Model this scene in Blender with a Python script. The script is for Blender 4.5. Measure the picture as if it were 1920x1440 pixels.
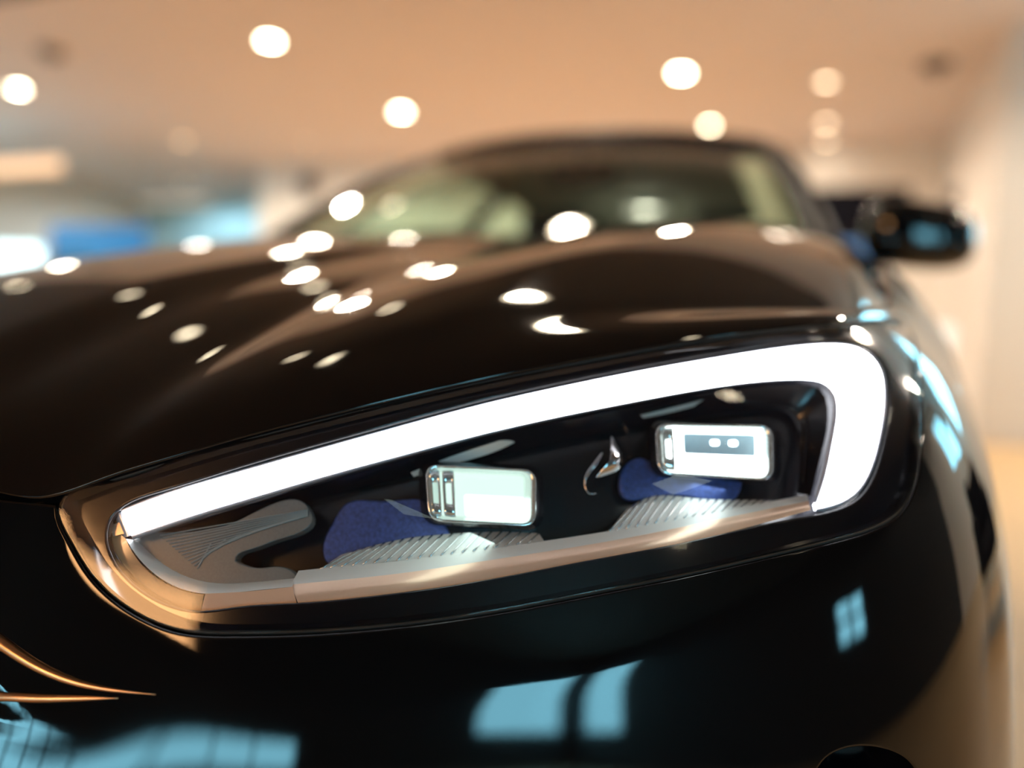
import bpy, bmesh, math
import numpy as np
from math import sin, cos, pi, radians
from mathutils import Matrix, Vector
from mathutils.bvhtree import BVHTree
from mathutils.geometry import delaunay_2d_cdt

sc = bpy.context.scene
COL = sc.collection
for o in list(bpy.data.objects):
    bpy.data.objects.remove(o)

# ------------------------------------------------------------------ camera
CAM = np.array([.78, -.29, .782]); YAW, PIT, ROL, FP = -.40, -.08, .057, 1400.
FW = np.array([sin(YAW)*cos(PIT), cos(YAW)*cos(PIT), sin(PIT)])
_r = np.cross(FW, [0, 0, 1]); _r /= np.linalg.norm(_r); _u = np.cross(_r, FW)
RV = _r*cos(ROL)+_u*sin(ROL); UV = -_r*sin(ROL)+_u*cos(ROL)
cd = bpy.data.cameras.new('camera'); cam = bpy.data.objects.new('camera', cd); COL.objects.link(cam)
cam.matrix_world = Matrix([[RV[0], UV[0], -FW[0], CAM[0]], [RV[1], UV[1], -FW[1], CAM[1]], [RV[2], UV[2], -FW[2], CAM[2]], [0, 0, 0, 1]])
cd.sensor_width = 36; cd.lens = FP/1920*36; cd.clip_start = .01; cd.clip_end = 200
cd.dof.use_dof = True; cd.dof.focus_distance = .455; cd.dof.aperture_fstop = 1.35; cd.dof.aperture_blades = 0
sc.camera = cam

# ------------------------------------------------------------------ world, exposure
w = bpy.data.worlds.new('world'); sc.world = w; w.use_nodes = True
bg = w.node_tree.nodes['Background']; bg.inputs[0].default_value = (.36, .80, 1.0, 1); bg.inputs[1].default_value = 14.0
sc.view_settings.view_transform = 'Standard'; sc.view_settings.look = 'None'
sc.view_settings.gamma = 1; sc.view_settings.use_curve_mapping = False
sc.view_settings.exposure = 0.12

def ray(px, py): return FW+RV*(px-960)/FP+UV*(720-py)/FP
def at_y(px, py, y): d = ray(px, py); return CAM+d*(y-CAM[1])/d[1]
def at_x(px, py, x): d = ray(px, py); return CAM+d*(x-CAM[0])/d[0]
def at_z(px, py, z): d = ray(px, py); return CAM+d*(z-CAM[2])/d[2]
def proj(p):
    q = np.asarray(p)-CAM; d = q@FW
    return np.array([960+FP*(q@RV)/d, 720-FP*(q@UV)/d])

# ------------------------------------------------------------------ materials
MATS = {}
def mat(name, base=(.5, .5, .5), rough=.5, metal=0, spec=.5, coat=0, emit=None, estr=0, noise=None, bump=0, ior=1.5):
    if name in MATS: return MATS[name]
    m = bpy.data.materials.new(name); m.use_nodes = True; nt = m.node_tree
    b = nt.nodes['Principled BSDF']
    b.inputs['Base Color'].default_value = (*base, 1); b.inputs['Roughness'].default_value = rough
    b.inputs['Metallic'].default_value = metal; b.inputs['Specular IOR Level'].default_value = spec
    b.inputs['Coat Weight'].default_value = coat; b.inputs['IOR'].default_value = ior
    if coat: b.inputs['Coat Roughness'].default_value = .01
    if emit: b.inputs['Emission Color'].default_value = (*emit, 1); b.inputs['Emission Strength'].default_value = estr
    if noise:
        sc_, amt = noise
        tc = nt.nodes.new('ShaderNodeTexCoord'); n = nt.nodes.new('ShaderNodeTexNoise'); n.inputs['Scale'].default_value = sc_
        n.inputs['Detail'].default_value = 4
        mx = nt.nodes.new('ShaderNodeMix'); mx.data_type = 'RGBA'
        mx.inputs[6].default_value = (*[c*(1-amt) for c in base], 1); mx.inputs[7].default_value = (*[min(1, c*(1+amt)) for c in base], 1)
        nt.links.new(tc.outputs['Object'], n.inputs['Vector']); nt.links.new(n.outputs['Fac'], mx.inputs[0]); nt.links.new(mx.outputs[2], b.inputs['Base Color'])
        if bump:
            bp = nt.nodes.new('ShaderNodeBump'); bp.inputs['Strength'].default_value = bump; bp.inputs['Distance'].default_value = .002
            nt.links.new(n.outputs['Fac'], bp.inputs['Height']); nt.links.new(bp.outputs[0], b.inputs['Normal'])
    MATS[name] = m; return m

def glass(name, tint=(1, 1, 1), ior=1.5, rough=.0, alpha=1.0):
    """thin clear sheet: Fresnel mix of a mirror reflection and straight transmission"""
    m = bpy.data.materials.new(name); m.use_nodes = True; nt = m.node_tree; nt.nodes.clear()
    o = nt.nodes.new('ShaderNodeOutputMaterial'); mx = nt.nodes.new('ShaderNodeMixShader')
    fr = nt.nodes.new('ShaderNodeFresnel'); ge = nt.nodes.new('ShaderNodeNewGeometry'); mr = nt.nodes.new('ShaderNodeMapRange')
    mr.inputs['To Min'].default_value = ior; mr.inputs['To Max'].default_value = 1/ior     # the same reflection from either side of the sheet
    nt.links.new(ge.outputs['Backfacing'], mr.inputs['Value']); nt.links.new(mr.outputs[0], fr.inputs[0])
    t = nt.nodes.new('ShaderNodeBsdfTransparent'); t.inputs[0].default_value = (*tint, 1)
    g = nt.nodes.new('ShaderNodeBsdfGlossy'); g.inputs['Roughness'].default_value = rough
    nt.links.new(fr.outputs[0], mx.inputs[0]); nt.links.new(t.outputs[0], mx.inputs[1]); nt.links.new(g.outputs[0], mx.inputs[2])
    nt.links.new(mx.outputs[0], o.inputs[0]); MATS[name] = m; return m

def emitter(name, col, s):
    m = bpy.data.materials.new(name); m.use_nodes = True; nt = m.node_tree; nt.nodes.clear()
    o = nt.nodes.new('ShaderNodeOutputMaterial'); e = nt.nodes.new('ShaderNodeEmission')
    e.inputs[0].default_value = (*col, 1); e.inputs[1].default_value = s; nt.links.new(e.outputs[0], o.inputs[0]); MATS[name] = m; return m

M_PAINT = mat('black_paint', (.0028, .0026, .003), .04, 0, .5)
M_SATIN = mat('satin_black_trim', (.012, .008, .007), .45, 0, .3)
M_GAP = mat('gap_black', (.002, .002, .002), .9, 0, .1)
M_GLOSSBLACK = mat('gloss_black_plastic', (.004, .004, .006), .12, 0, .5)
M_BEZEL = mat('bezel_black_plastic', (.006, .006, .010), .22, 0, .5, noise=(900, .5))
M_RUBBER = mat('rubber', (.012, .012, .012), .7)
M_TRIM = mat('cream_trim', (.86, .80, .60), .7)
M_CABIN = mat('cabin_dark', (.022, .018, .014), .7, noise=(30, .3))
M_HEADL = mat('headliner', (.30, .31, .24), .9)
M_SILVER = mat('satin_silver', (.62, .64, .66), .22, 1)
M_CHROME = mat('chrome', (.75, .76, .78), .06, 1)
M_LENS = glass('lens_clear', (.97, .97, .98))
M_WIND = glass('windscreen_tint', (.84, .92, .84), ior=1.4)
M_SIDEW = glass('side_glass_tint', (.55, .72, .62))

# ------------------------------------------------------------------ helpers for objects
def link(name, me, m=None, parent=None):
    o = bpy.data.objects.new(name, me); COL.objects.link(o)
    if m is not None and me is not None: me.materials.append(m)
    if parent is not None: o.parent = parent
    return o
def tag(o, label=None, cat=None, group=None, kind=None):
    if label: o['label'] = label
    if cat: o['category'] = cat
    if group: o['group'] = group
    if kind: o['kind'] = kind
    return o
def empty(name, loc=(0, 0, 0)):
    o = bpy.data.objects.new(name, None); COL.objects.link(o); o.location = loc; o.empty_display_size = .1; return o
def mesh(name, V, F, m=None, parent=None, smooth=True, normals=None):
    me = bpy.data.meshes.new(name); me.from_pydata([tuple(map(float, v)) for v in V], [], [tuple(map(int, f)) for f in F]); me.update()
    if smooth: me.polygons.foreach_set('use_smooth', [True]*len(me.polygons))
    if normals is not None: me.normals_split_custom_set_from_vertices([tuple(map(float, n)) for n in normals])
    return link(name, me, m, parent)
def grid(name, P, m=None, parent=None, smooth=True, flip=False):
    P = np.asarray(P, float); a, b = P.shape[:2]
    F = []
    for i in range(a-1):
        for j in range(b-1):
            q = (i*b+j, (i+1)*b+j, (i+1)*b+j+1, i*b+j+1)
            F.append(q[::-1] if flip else q)
    return mesh(name, P.reshape(-1, 3), F, m, parent, smooth)
def box(name, lo, hi, m, parent=None, bev=0, seg=2):
    bm = bmesh.new(); bmesh.ops.create_cube(bm, size=1)
    c = [(a+b)/2 for a, b in zip(lo, hi)]; s = [abs(b-a) for a, b in zip(lo, hi)]
    for v in bm.verts: v.co = Vector([v.co[i]*s[i]+c[i] for i in range(3)])
    if bev: bmesh.ops.bevel(bm, geom=bm.edges[:], offset=bev, segments=seg, affect='EDGES', profile=.6)
    me = bpy.data.meshes.new(name); bm.to_mesh(me); bm.free()
    if bev: me.polygons.foreach_set('use_smooth', [True]*len(me.polygons))
    return link(name, me, m, parent)
def tube(name, pts, rad, m, parent=None, n=12, closed=False, flat=1.0, up=(0, 0, 1)):
    P = [np.array(p, float) for p in pts]; N = len(P); V = []; F = []
    rad = [rad]*N if np.isscalar(rad) else rad
    for i, p in enumerate(P):
        t = (P[(i+1) % N] if closed else P[min(i+1, N-1)])-(P[i-1] if closed or i else P[0])
        t /= np.linalg.norm(t)+1e-12
        a = np.cross(t, up)
        if np.linalg.norm(a) < 1e-4: a = np.cross(t, (1, 0, 0))
        a /= np.linalg.norm(a); b = np.cross(a, t)
        for k in range(n):
            th = 2*pi*k/n; V.append(p+rad[i]*(a*cos(th)+b*sin(th)*flat))
    for i in range(N if closed else N-1):
        i2 = (i+1) % N
        for k in range(n): F.append((i*n+k, i*n+(k+1) % n, i2*n+(k+1) % n, i2*n+k))
    if not closed:
        F.append(tuple(range(n-1, -1, -1))); F.append(tuple((N-1)*n+k for k in range(n)))
    return mesh(name, V, F, m, parent)
def disc(name, c, nrm, r, m, parent=None, n=32, thick=.004):
    c = np.array(c, float); nrm = np.array(nrm, float)/np.linalg.norm(nrm)
    a = np.cross(nrm, (1, 0, 0) if abs(nrm[0]) < .8 else (0, 1, 0)); a /= np.linalg.norm(a); b = np.cross(nrm, a)
    V = [c+r*(a*cos(2*pi*k/n)+b*sin(2*pi*k/n)) for k in range(n)]+[c-nrm*thick+r*(a*cos(2*pi*k/n)+b*sin(2*pi*k/n)) for k in range(n)]
    F = [tuple(range(n)), tuple(range(2*n-1, n-1, -1))]+[(k, n+k, n+(k+1) % n, (k+1) % n) for k in range(n)]
    return mesh(name, V, F, m, parent, smooth=False)
def lathe(name, c, axis, prof, m, parent=None, n=32):
    """prof: list of (radius, height along axis)"""
    c = np.array(c, float); ax = np.array(axis, float)/np.linalg.norm(axis)
    a = np.cross(ax, (1, 0, 0) if abs(ax[0]) < .8 else (0, 1, 0)); a /= np.linalg.norm(a); b = np.cross(ax, a)
    V = [c+ax*h+r*(a*cos(2*pi*k/n)+b*sin(2*pi*k/n)) for r, h in prof for k in range(n)]
    F = [(i*n+k, i*n+(k+1) % n, (i+1)*n+(k+1) % n, (i+1)*n+k) for i in range(len(prof)-1) for k in range(n)]
    return mesh(name, V, F, m, parent)

class Spline:
    """natural cubic spline through (t, values)"""
    def __init__(s, t, v):
        s.t = np.asarray(t, float); v = np.asarray(v, float); s.v = v.reshape(len(t), -1); n = len(t); h = np.diff(s.t)
        A = np.eye(n); B = np.zeros_like(s.v)
        for i in range(1, n-1):
            A[i, i-1] = h[i-1]; A[i, i] = 2*(h[i-1]+h[i]); A[i, i+1] = h[i]
            B[i] = 6*((s.v[i+1]-s.v[i])/h[i]-(s.v[i]-s.v[i-1])/h[i-1])
        s.m = np.linalg.solve(A, B); s.h = h; s.sc = v.ndim == 1
    def __call__(s, x):
        x = np.asarray(x, float); sh = x.shape; x = x.ravel()
        i = np.clip(np.searchsorted(s.t, x)-1, 0, len(s.h)-1); h = s.h[i][:, None]
        xc = np.clip(x, s.t[0]-.3, s.t[-1]+.3)
        a = (s.t[i+1]-xc)[:, None]; b = (xc-s.t[i])[:, None]
        r = (s.m[i]*a**3+s.m[i+1]*b**3)/(6*h)+(s.v[i]/h-s.m[i]*h/6)*a+(s.v[i+1]/h-s.m[i+1]*h/6)*b
        return r.reshape(sh) if s.sc else r.reshape(*sh, -1)
def sstep(a, b, x): t = np.clip((np.asarray(x, float)-a)/(b-a), 0, 1); return t*t*(3-2*t)

# ------------------------------------------------------------------ car body master surface (bumper, lamp, fender share it)
PLAN = np.array([(0, -.078), (.2, -.05), (.345, -.008), (.49, .042), (.575, .078), (.666, .12), (.76, .168), (.825, .208), (.872, .252), (.905, .305), (.927, .37), (.942, .46), (.952, .6), (.958, .8), (.96, 1.1), (.96, 1.6)])
_full = np.vstack([(PLAN[:0:-1]*[-1, 1]), PLAN])
_d = np.r_[0, np.cumsum(np.linalg.norm(np.diff(_full, axis=0), axis=1))]; _d -= _d[len(PLAN)-1]
PL = Spline(_d, _full); TMAX = _d[-1]
_gz = np.arange(.10, .8801, .01)
_gs = Spline([.10, .20, .30, .40, .48, .56, .62, .66, .70, .74, .78, .82, .88], [-.45, -.22, .02, .30, .40, .42, .42, .42, .43, .46, .53, .6, .7])(_gz)
_gv = np.r_[0, np.cumsum((_gs[1:]+_gs[:-1])/2*.01)]; _gv += .039-np.interp(.70, _gz, _gv)
GZ = Spline(_gz, _gv)
# swage line of the bumper, falling towards the middle of the car: the skin stands steeper below it
ZCR = Spline([-.2, .2, .30, .345, .36, .375, .39, .41, .44, .48, .55, .66, .78, .89, 1.0, 1.2], [.80, .77, .73, .69, .667, .645, .626, .609, .595, .579, .564, .574, .605, .652, .70, .76])
# small fold lines at the bumper's inner end
FOLDS = [([(.10, .63), (.25, .60), (.33, .574), (.36, .557), (.39, .5475), (.43, .5425)], .0008), ([(.10, .540), (.33, .5395), (.37, .5395), (.43, .540)], .0005)]
def seg_dist(t, z, L):
    L = np.asarray(L); D = np.full(np.shape(t), 9.0)
    for (a, b), (c, d) in zip(L[:-1], L[1:]):
        u = np.clip(((t-a)*(c-a)+(z-b)*(d-b))/((c-a)**2+(d-b)**2), 0, 1)
        D = np.minimum(D, np.hypot(t-a-u*(c-a), z-b-u*(d-b)))
    return D
def swage(t, z):
    a = np.abs(t); w_ = .0035
    u = np.clip((ZCR(np.clip(a, 0, 1.2))-z)/w_, -40, 40)
    m = (.15-.045*(1-sstep(.36, .50, a)))*(1-sstep(1.0, 1.15, a))
    u2 = (ZCR(np.clip(a, 0, 1.2))-z)/w_
    r = m*w_*np.where(u2 > 30, u2, np.log1p(np.exp(u)))
    u3 = (.541-z)/w_; r = r-.008*(1-sstep(.40, .56, a))*w_*np.where(u3 > 30, u3, np.log1p(np.exp(np.clip(u3, -40, 40))))
    for L, A in FOLDS:
        r = r-A*np.exp(-(seg_dist(a, z, L)/.0065)**2)*(1-sstep(.34, .43, a))
    return r
WZ = Spline([.12, .3, .45, .6, .70, .74, .78, .80, .82, .835, .85], [.97, 1.0, 1.0, .992, .968, .948, .916, .894, .866, .838, .80])
SHY = Spline([0, .28, .42, .5, .6, .7, .8, .9, 1.0, 1.1, 1.2, 1.3, 1.7], [0, 0, 0, .005, .020, .044, .066, .083, .097, .110, .122, .131, .145])
def S(t, z):
    t = np.asarray(t, float); z = np.asarray(z, float)
    p = PL(t); y0 = p[..., 1]; zz = z-SHY(np.clip(y0, 0, 1.7))
    return np.stack([p[..., 0]*WZ(zz), y0+(GZ(zz)+swage(t, z))*np.clip(1-(y0-.3)/.6, 0, 1), z], -1)
def SN(t, z, e=5e-4):
    a = S(t+e, z)-S(t-e, z); b = S(t, np.asarray(z)+e)-S(t, np.asarray(z)-e)
    n = np.cross(a, b); return n/np.linalg.norm(n, axis=-1, keepdims=True)
_PC = {}
def S_inv(px, py, d=0.0):
    """(t, z) of the point where the sight line meets the master surface set back by d"""
    best = None
    D = np.array([0, d, 0])
    tt, zz = _GT, _GZ
    if d not in _PC:
        q = _GP+D-CAM; dep = q@FW
        _PC[d] = (np.stack([960+FP*(q@RV)/dep, 720-FP*(q@UV)/dep], -1), np.where(dep > .05, dep*40, 1e9))
    pr, pen = _PC[d]
    e = ((pr-[px, py])**2).sum(-1)+pen
    k = np.unravel_index(np.argmin(e), e.shape); t, z = tt[k], zz[k]
    for _ in range(5):
        s3 = S(np.array([t, t+1e-5, t]), np.array([z, z, z+1e-5])); p0, p1, p2 = [proj(a+D) for a in s3]
        f = p0-[px, py]
        if abs(f[0])+abs(f[1]) < .02: break
        J = np.array([(p1-p0)/1e-5, (p2-p0)/1e-5]).T
        try: s = np.linalg.solve(J, -f)
        except Exception: break
        s = np.clip(s, -.03, .03); t += s[0]; z += s[1]
    return float(t), float(z)
_GT, _GZ = np.meshgrid(np.linspace(-.05, 1.15, 110), np.linspace(.14, .845, 66), indexing='ij'); _GP = S(_GT, _GZ)
def P(px, py, d=0.0): return S(*S_inv(px, py, d))+np.array([0, d, 0])
def curve(pts, n, closed=False):
    """smooth resampling of a 2-D or 3-D polyline"""
    p = np.asarray(pts, float)
    if closed: p = np.vstack([p, p[:1]])
    d = np.r_[0, np.cumsum(np.linalg.norm(np.diff(p, axis=0), axis=1))]
    if closed:
        ext = np.vstack([p[-4:-1], p, p[1:4]]); de = np.r_[d[-4:-1]-d[-1], d, d[1:4]+d[-1]]
        return Spline(de, ext)(np.linspace(0, d[-1], n+1)[:-1])
    return Spline(d, p)(np.linspace(0, d[-1], n))
def inside(poly, pts):
    poly = np.asarray(poly); x, y = pts[:, 0], pts[:, 1]; c = np.zeros(len(pts), bool); j = len(poly)-1
    for i in range(len(poly)):
        (xi, yi), (xj, yj) = poly[i], poly[j]
        hit = ((yi > y) != (yj > y)) & (x < (xj-xi)*(y-yi)/(yj-yi+1e-15)+xi); c ^= hit; j = i
    return c
def panel(name, outline, holes, m, parent, st=.012, sz=.012, off=0.0, lip=.006, lipmat=None, surf=S, nrm=SN, dy=0.0, edge=.0016):
    """sheet on the master surface trimmed by loops in (t, z), its edges rolled inwards"""
    loops = [np.asarray(outline, float)]+[np.asarray(h, float) for h in holes]
    pts = []; edges = []
    for L in loops:
        k = len(pts); pts += [tuple(p) for p in L]; edges += [(k+i, k+(i+1) % len(L)) for i in range(len(L))]
    lo = loops[0].min(0); hi = loops[0].max(0)
    gx, gy = np.meshgrid(np.arange(lo[0]+st*.5, hi[0], st), np.arange(lo[1]+sz*.5, hi[1], sz)); g = np.stack([gx.ravel(), gy.ravel()], -1)
    keep = inside(loops[0], g)
    for h in loops[1:]: keep &= ~inside(h, g)
    B = np.array(pts); g = g[keep]
    if len(g):
        dm = np.concatenate([np.min(((c_[:, None, :]-B[None])/[st, sz])**2 @ np.ones(2), axis=1) for c_ in np.array_split(g, max(1, len(g)//2000))])
        g = g[dm > .16]
    allp = [Vector(p) for p in pts]+[Vector(p) for p in g]
    v, e, f, ov, oe, of = delaunay_2d_cdt(allp, edges, [], 0, 1e-7)
    V2 = np.array([tuple(p) for p in v]); tri = np.array([t for t in f if len(t) == 3])
    c = V2[tri].mean(1); k = inside(loops[0], c)
    for h in loops[1:]: k &= ~inside(h, c)
    tri = tri[k]
    P3 = surf(V2[:, 0], V2[:, 1])+np.array([0, dy, 0]); N3 = nrm(V2[:, 0], V2[:, 1]); P3 = P3+N3*off
    a = np.cross(P3[tri[:, 1]]-P3[tri[:, 0]], P3[tri[:, 2]]-P3[tri[:, 0]]); fl = (a*N3[tri[:, 0]]).sum(1) < 0
    tri[fl] = tri[fl][:, ::-1]
    V = list(P3); N = list(N3); F = [tuple(t) for t in tri]
    if lip:
        for li, L in enumerate(loops):
            n = len(L); p = surf(L[:, 0], L[:, 1])+np.array([0, dy, 0]); nn = nrm(L[:, 0], L[:, 1]); p = p+nn*off
            tg = np.roll(p, -1, 0)-np.roll(p, 1, 0); tg /= np.linalg.norm(tg, axis=1, keepdims=True)+1e-12
            out = np.cross(tg, nn)
            area = 0.5*np.sum(L[:, 0]*np.roll(L[:, 1], -1)-np.roll(L[:, 0], -1)*L[:, 1])
            sgn = np.sign(area)*(1 if li == 0 else -1)*(1 if nn[:, 1].mean() < 10 else 1)
            # outward: away from the sheet
            out = out*sgn
            rings = [(0, 0, 0), (.5, .13, .5), (.87, .5, 1.05), (1, 1, pi/2), (1, lip/edge, pi/2)]
            base = len(V)
            for (o_, d_, an) in rings:
                for i in range(n):
                    V.append(p[i]+out[i]*edge*o_-nn[i]*edge*d_); N.append(nn[i]*cos(an)+out[i]*sin(an))
            for r in range(len(rings)-1):
                for i in range(n):
                    q = (base+r*n+i, base+r*n+(i+1) % n, base+(r+1)*n+(i+1) % n, base+(r+1)*n+i)
                    F.append(q if sgn < 0 else q[::-1])
    return mesh(name, V, F, m, parent, normals=N)
def px_loop(pts, n, d=0.0, closed=True):
    c = curve(pts, n, closed); return np.array([S_inv(*p, d) for p in c])

# ================================================================== THE ROOM
CZ = 3.5
M_CEIL = mat('ceiling_tan', (.57, .50, .48), .75, noise=(.25, .06))
M_WALLW = mat('wall_offwhite', (.76, .73, .68), .7, noise=(.4, .05))
M_WALLP = mat('wall_pinkish', (.62, .57, .52), .7, noise=(.4, .05))
M_WALLD = mat('wall_dark', (.030, .030, .034), .6, noise=(1.5, .2))
M_WOOD = mat('oak_panel', (.52, .31, .15), .45, noise=(3, .2))
M_FRAME = mat('window_frame', (.12, .14, .15), .4)
M_PANE = glass('window_glass', (.86, .95, .96))
XL, XR, YF, YB = -16.0, 6.0, -7.0, 14.0
def floor_material():
    m = bpy.data.materials.new('floor_tile_tan'); m.use_nodes = True; nt = m.node_tree; b = nt.nodes['Principled BSDF']
    tc = nt.nodes.new('ShaderNodeTexCoord'); br = nt.nodes.new('ShaderNodeTexBrick')
    br.offset = 0; br.inputs['Scale'].default_value = 1; br.inputs['Brick Width'].default_value = .9; br.inputs['Row Height'].default_value = .9
    br.inputs['Mortar Size'].default_value = .004
    br.inputs['Color1'].default_value = (.60, .375, .185, 1); br.inputs['Color2'].default_value = (.57, .35, .17, 1); br.inputs['Mortar'].default_value = (.3, .2, .12, 1)
    nt.links.new(tc.outputs['Object'], br.inputs['Vector']); nt.links.new(br.outputs['Color'], b.inputs['Base Color']); b.inputs['Roughness'].default_value = .5
    return m
M_FLOOR = floor_material()
def slab(name, lo, hi, m, **k): o = box(name, lo, hi, m); tag(o, kind='structure'); return o
slab('floor', (XL-.3, YF-.3, -.12), (XR+.3, YB+.3, 0), M_FLOOR)
slab('ceiling', (XL-.3, 4.4, CZ), (2.6, YB+.3, CZ+.12), M_CEIL)
slab('ceiling_side', (2.6, 4.4, CZ), (XR+.3, 7.4, CZ+.12), M_CEIL)
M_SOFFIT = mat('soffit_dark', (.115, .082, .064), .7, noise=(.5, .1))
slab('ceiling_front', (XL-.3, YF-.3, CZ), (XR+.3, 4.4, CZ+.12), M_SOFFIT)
slab('wall_back', (-9.6, 11.2, 0), (1.95, 11.4, CZ), M_WALLW)
slab('wall_right', (1.96, 7.2, 0), (2.6, YB, CZ), M_WALLP)
def wall_with_openings(name, axis, pos, a0, a1, holes, m, th=.2):
    """wall in the plane axis=pos from a0 to a1; holes: (a0,a1,z0,z1). One mesh."""
    xs = sorted({a0, a1, *[h[0] for h in holes], *[h[1] for h in holes]}); zs = sorted({0, CZ, *[h[2] for h in holes], *[h[3] for h in holes]})
    bm = bmesh.new()
    for i in range(len(xs)-1):
        for j in range(len(zs)-1):
            cx_, cz_ = (xs[i]+xs[i+1])/2, (zs[j]+zs[j+1])/2
            if any(h[0] < cx_ < h[1] and h[2] < cz_ < h[3] for h in holes): continue
            r = bmesh.ops.create_cube(bm, size=1)['verts']
            for v in r:
                a = xs[i] if v.co.x < 0 else xs[i+1]; t = pos+(0 if v.co.y < 0 else th); z = zs[j] if v.co.z < 0 else zs[j+1]
                v.co = Vector((a, t, z)) if axis == 'y' else Vector((t, a, z))
    bmesh.ops.remove_doubles(bm, verts=bm.verts, dist=1e-5)
    me = bpy.data.meshes.new(name); bm.to_mesh(me); bm.free(); return tag(link(name, me, m), kind='structure')
WN = [0]
def window(axis, pos, h, nx, nz, bar=.05):
    WN[0] += 1
    P3 = lambda a, t, z: (a, pos+t, z) if axis == 'y' else (pos+t, a, z)
    w_ = box('window_%d' % WN[0], P3(h[0], .08, h[2]), P3(h[1], .088, h[3]), M_PANE); tag(w_, kind='structure')
    for k in range(nx+1):
        a = h[0]+(h[1]-h[0])*k/nx; box('mullion', P3(a-bar/2, .05, h[2]), P3(a+bar/2, .13, h[3]), M_FRAME, w_)
    for k in range(nz+1):
        z = h[2]+(h[3]-h[2])*k/nz; box('transom', P3(h[0], .055, z-bar/2), P3(h[1], .125, z+bar/2), M_FRAME, w_)
    la = bpy.data.lights.new('portal', 'AREA'); la.shape = 'RECTANGLE'; la.size = h[1]-h[0]; la.size_y = h[3]-h[2]; la.cycles.is_portal = True
    lo = bpy.data.objects.new('portal', la); COL.objects.link(lo)
    lo.location = P3((h[0]+h[1])/2, .14, (h[2]+h[3])/2)
    inward = Vector((0, 1, 0) if axis == 'y' else (-1 if pos > 0 else 1, 0, 0))
    if axis == 'y' and pos > 0: inward = -inward
    lo.rotation_euler = (inward).to_track_quat('-Z', 'Z').to_euler()
FWH = [(-5.0, 1.6, .03, .34), (4.35, 5.9, .45, 2.5)]
wall_with_openings('wall_front', 'y', YF-.2, XL, XR+.2, FWH, M_WALLD)
window('y', YF-.2, FWH[0], 9, 1, .04); window('y', YF-.2, FWH[1], 1, 1, .05)
SWH = [(-1.5, -.75, .98, 1.46), (-6.85, -5.75, .45, 2.5)]
wall_with_openings('wall_side', 'x', XR, YF-.2, 3.2, SWH, M_WALLD)
window('x', XR, SWH[0], 2, 2, .04); window('x', XR, SWH[1], 1, 1, .05)
RWH = [(5.2, 7.0, 1.9, 3.1)]
wall_with_openings('wall_side_rear', 'x', XR, 3.2, 7.4, RWH, M_WALLP)
window('x', XR, RWH[0], 2, 1, .05)
CWH = [(2.95, 5.2, 1.75, 2.9)]
wall_with_openings('wall_corner', 'y', 7.2, 2.6, XR, CWH, M_WALLP)
window('y', 7.2, CWH[0], 2, 1, .05)
LWH = [(2.0, 7.5, .5, 2.6)]
wall_with_openings('wall_left', 'x', XL-.2, YF-.2, YB, LWH, M_WALLW)
window('x', XL-.2, LWH[0], 4, 1, .06)
M_TEAL = mat('teal_grey_wall', (.30, .49, .56), .6, noise=(.6, .15))
slab('wall_far', (XL, YB, 0), (1.96, YB+.2, CZ), M_TEAL)
# luminous warm panel on the front wall and warm strip lights
M_GLOWP = emitter('glow_orange', (1.0, .50, .20), 20.0)
M_STRIP = emitter('glow_peach', (1.0, .62, .36), 1.6)

# ================================================================== THE CAR
car = empty('car', (0, 0, 0)); tag(car, 'black car with a lit L-shaped headlight filling the foreground', 'car')
# ---- hood
HOODPX = [(0, 922), (98, 928), (200, 893), (300, 862), (450, 818), (600, 780), (750, 744), (900, 710), (1050, 680), (1200, 652), (1350, 628), (1500, 610), (1600, 600), (1690, 592)]
_hp = np.array([P(*p) for p in HOODPX])
HX = np.r_[-.1, 0, .15, _hp[:, 0]]; 
YE = Spline(HX, np.r_[-.03, -.035, -.022, _hp[:, 1]]); ZE = Spline(HX, np.r_[.650, .6505, .6525, _hp[:, 2]])
XMAX = float(_hp[-1, 0]); print('hood corner', _hp[-1])
HD = Spline([0, .03, .08, .15, .23, .33, .48, .76, 1.2, 1.5], [0, .026, .058, .09, .121, .152, .19, .245, .288, .30])
HK = Spline([-.05, 0, .2, .45, .52, .58, .64, .70, .76, .83], [1, 1, 1, .95, .92, .87, .83, .77, .71, .63])
XC = Spline([-.1, .05, .135, .19, .29, .43, .54, .9, 1.35], [.36, .42, .45, .50, .53, .575, .62, .66, .67])
XVv = Spline([-.1, .08, .33, .5, .76, 1.3], [.19, .20, .20, .22, .27, .30])
def H(x, y):
    a = np.abs(x); ax = np.minimum(a, XMAX); d = np.maximum(y-YE(ax), 0)
    z = ZE(ax)+HK(ax)*HD(d)
    fade = sstep(.0, .09, d)
    w_ = .006
    u_ = (a-XC(y))/w_
    z = z-.14*w_*np.where(u_ > 30, u_, np.log1p(np.exp(np.minimum(u_, 30))))*fade
    v_ = (a-XVv(y))
    z = z+fade*(.012*(1-sstep(-.07, .035, v_))-.0016*np.exp(-(v_/.035)**2))
    z = z-np.where(x < 0, .125*sstep(.05, .75, a)*sstep(0, .6, d), 0)
    return z
_a = np.linspace(-1, 1, 241); _s = np.linspace(0, 1, 130)**1.6
GX = _a[:, None]*XMAX*np.ones((1, 130)); GYE = YE(np.abs(GX)); GYC = 1.13+.2*(GX/.8)**2
GY = GYE+_s[None]*(GYC-GYE)
GH = H(GX, GY)
HP = np.stack([GX, GY, GH], -1)
lip1 = HP[:, :1]+np.array([0, .0015, -.0016]); lip2 = HP[:, :1]+np.array([0, .004, -.008])
side = HP.copy()
HP = np.concatenate([lip2, lip1, HP], 1)
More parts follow.
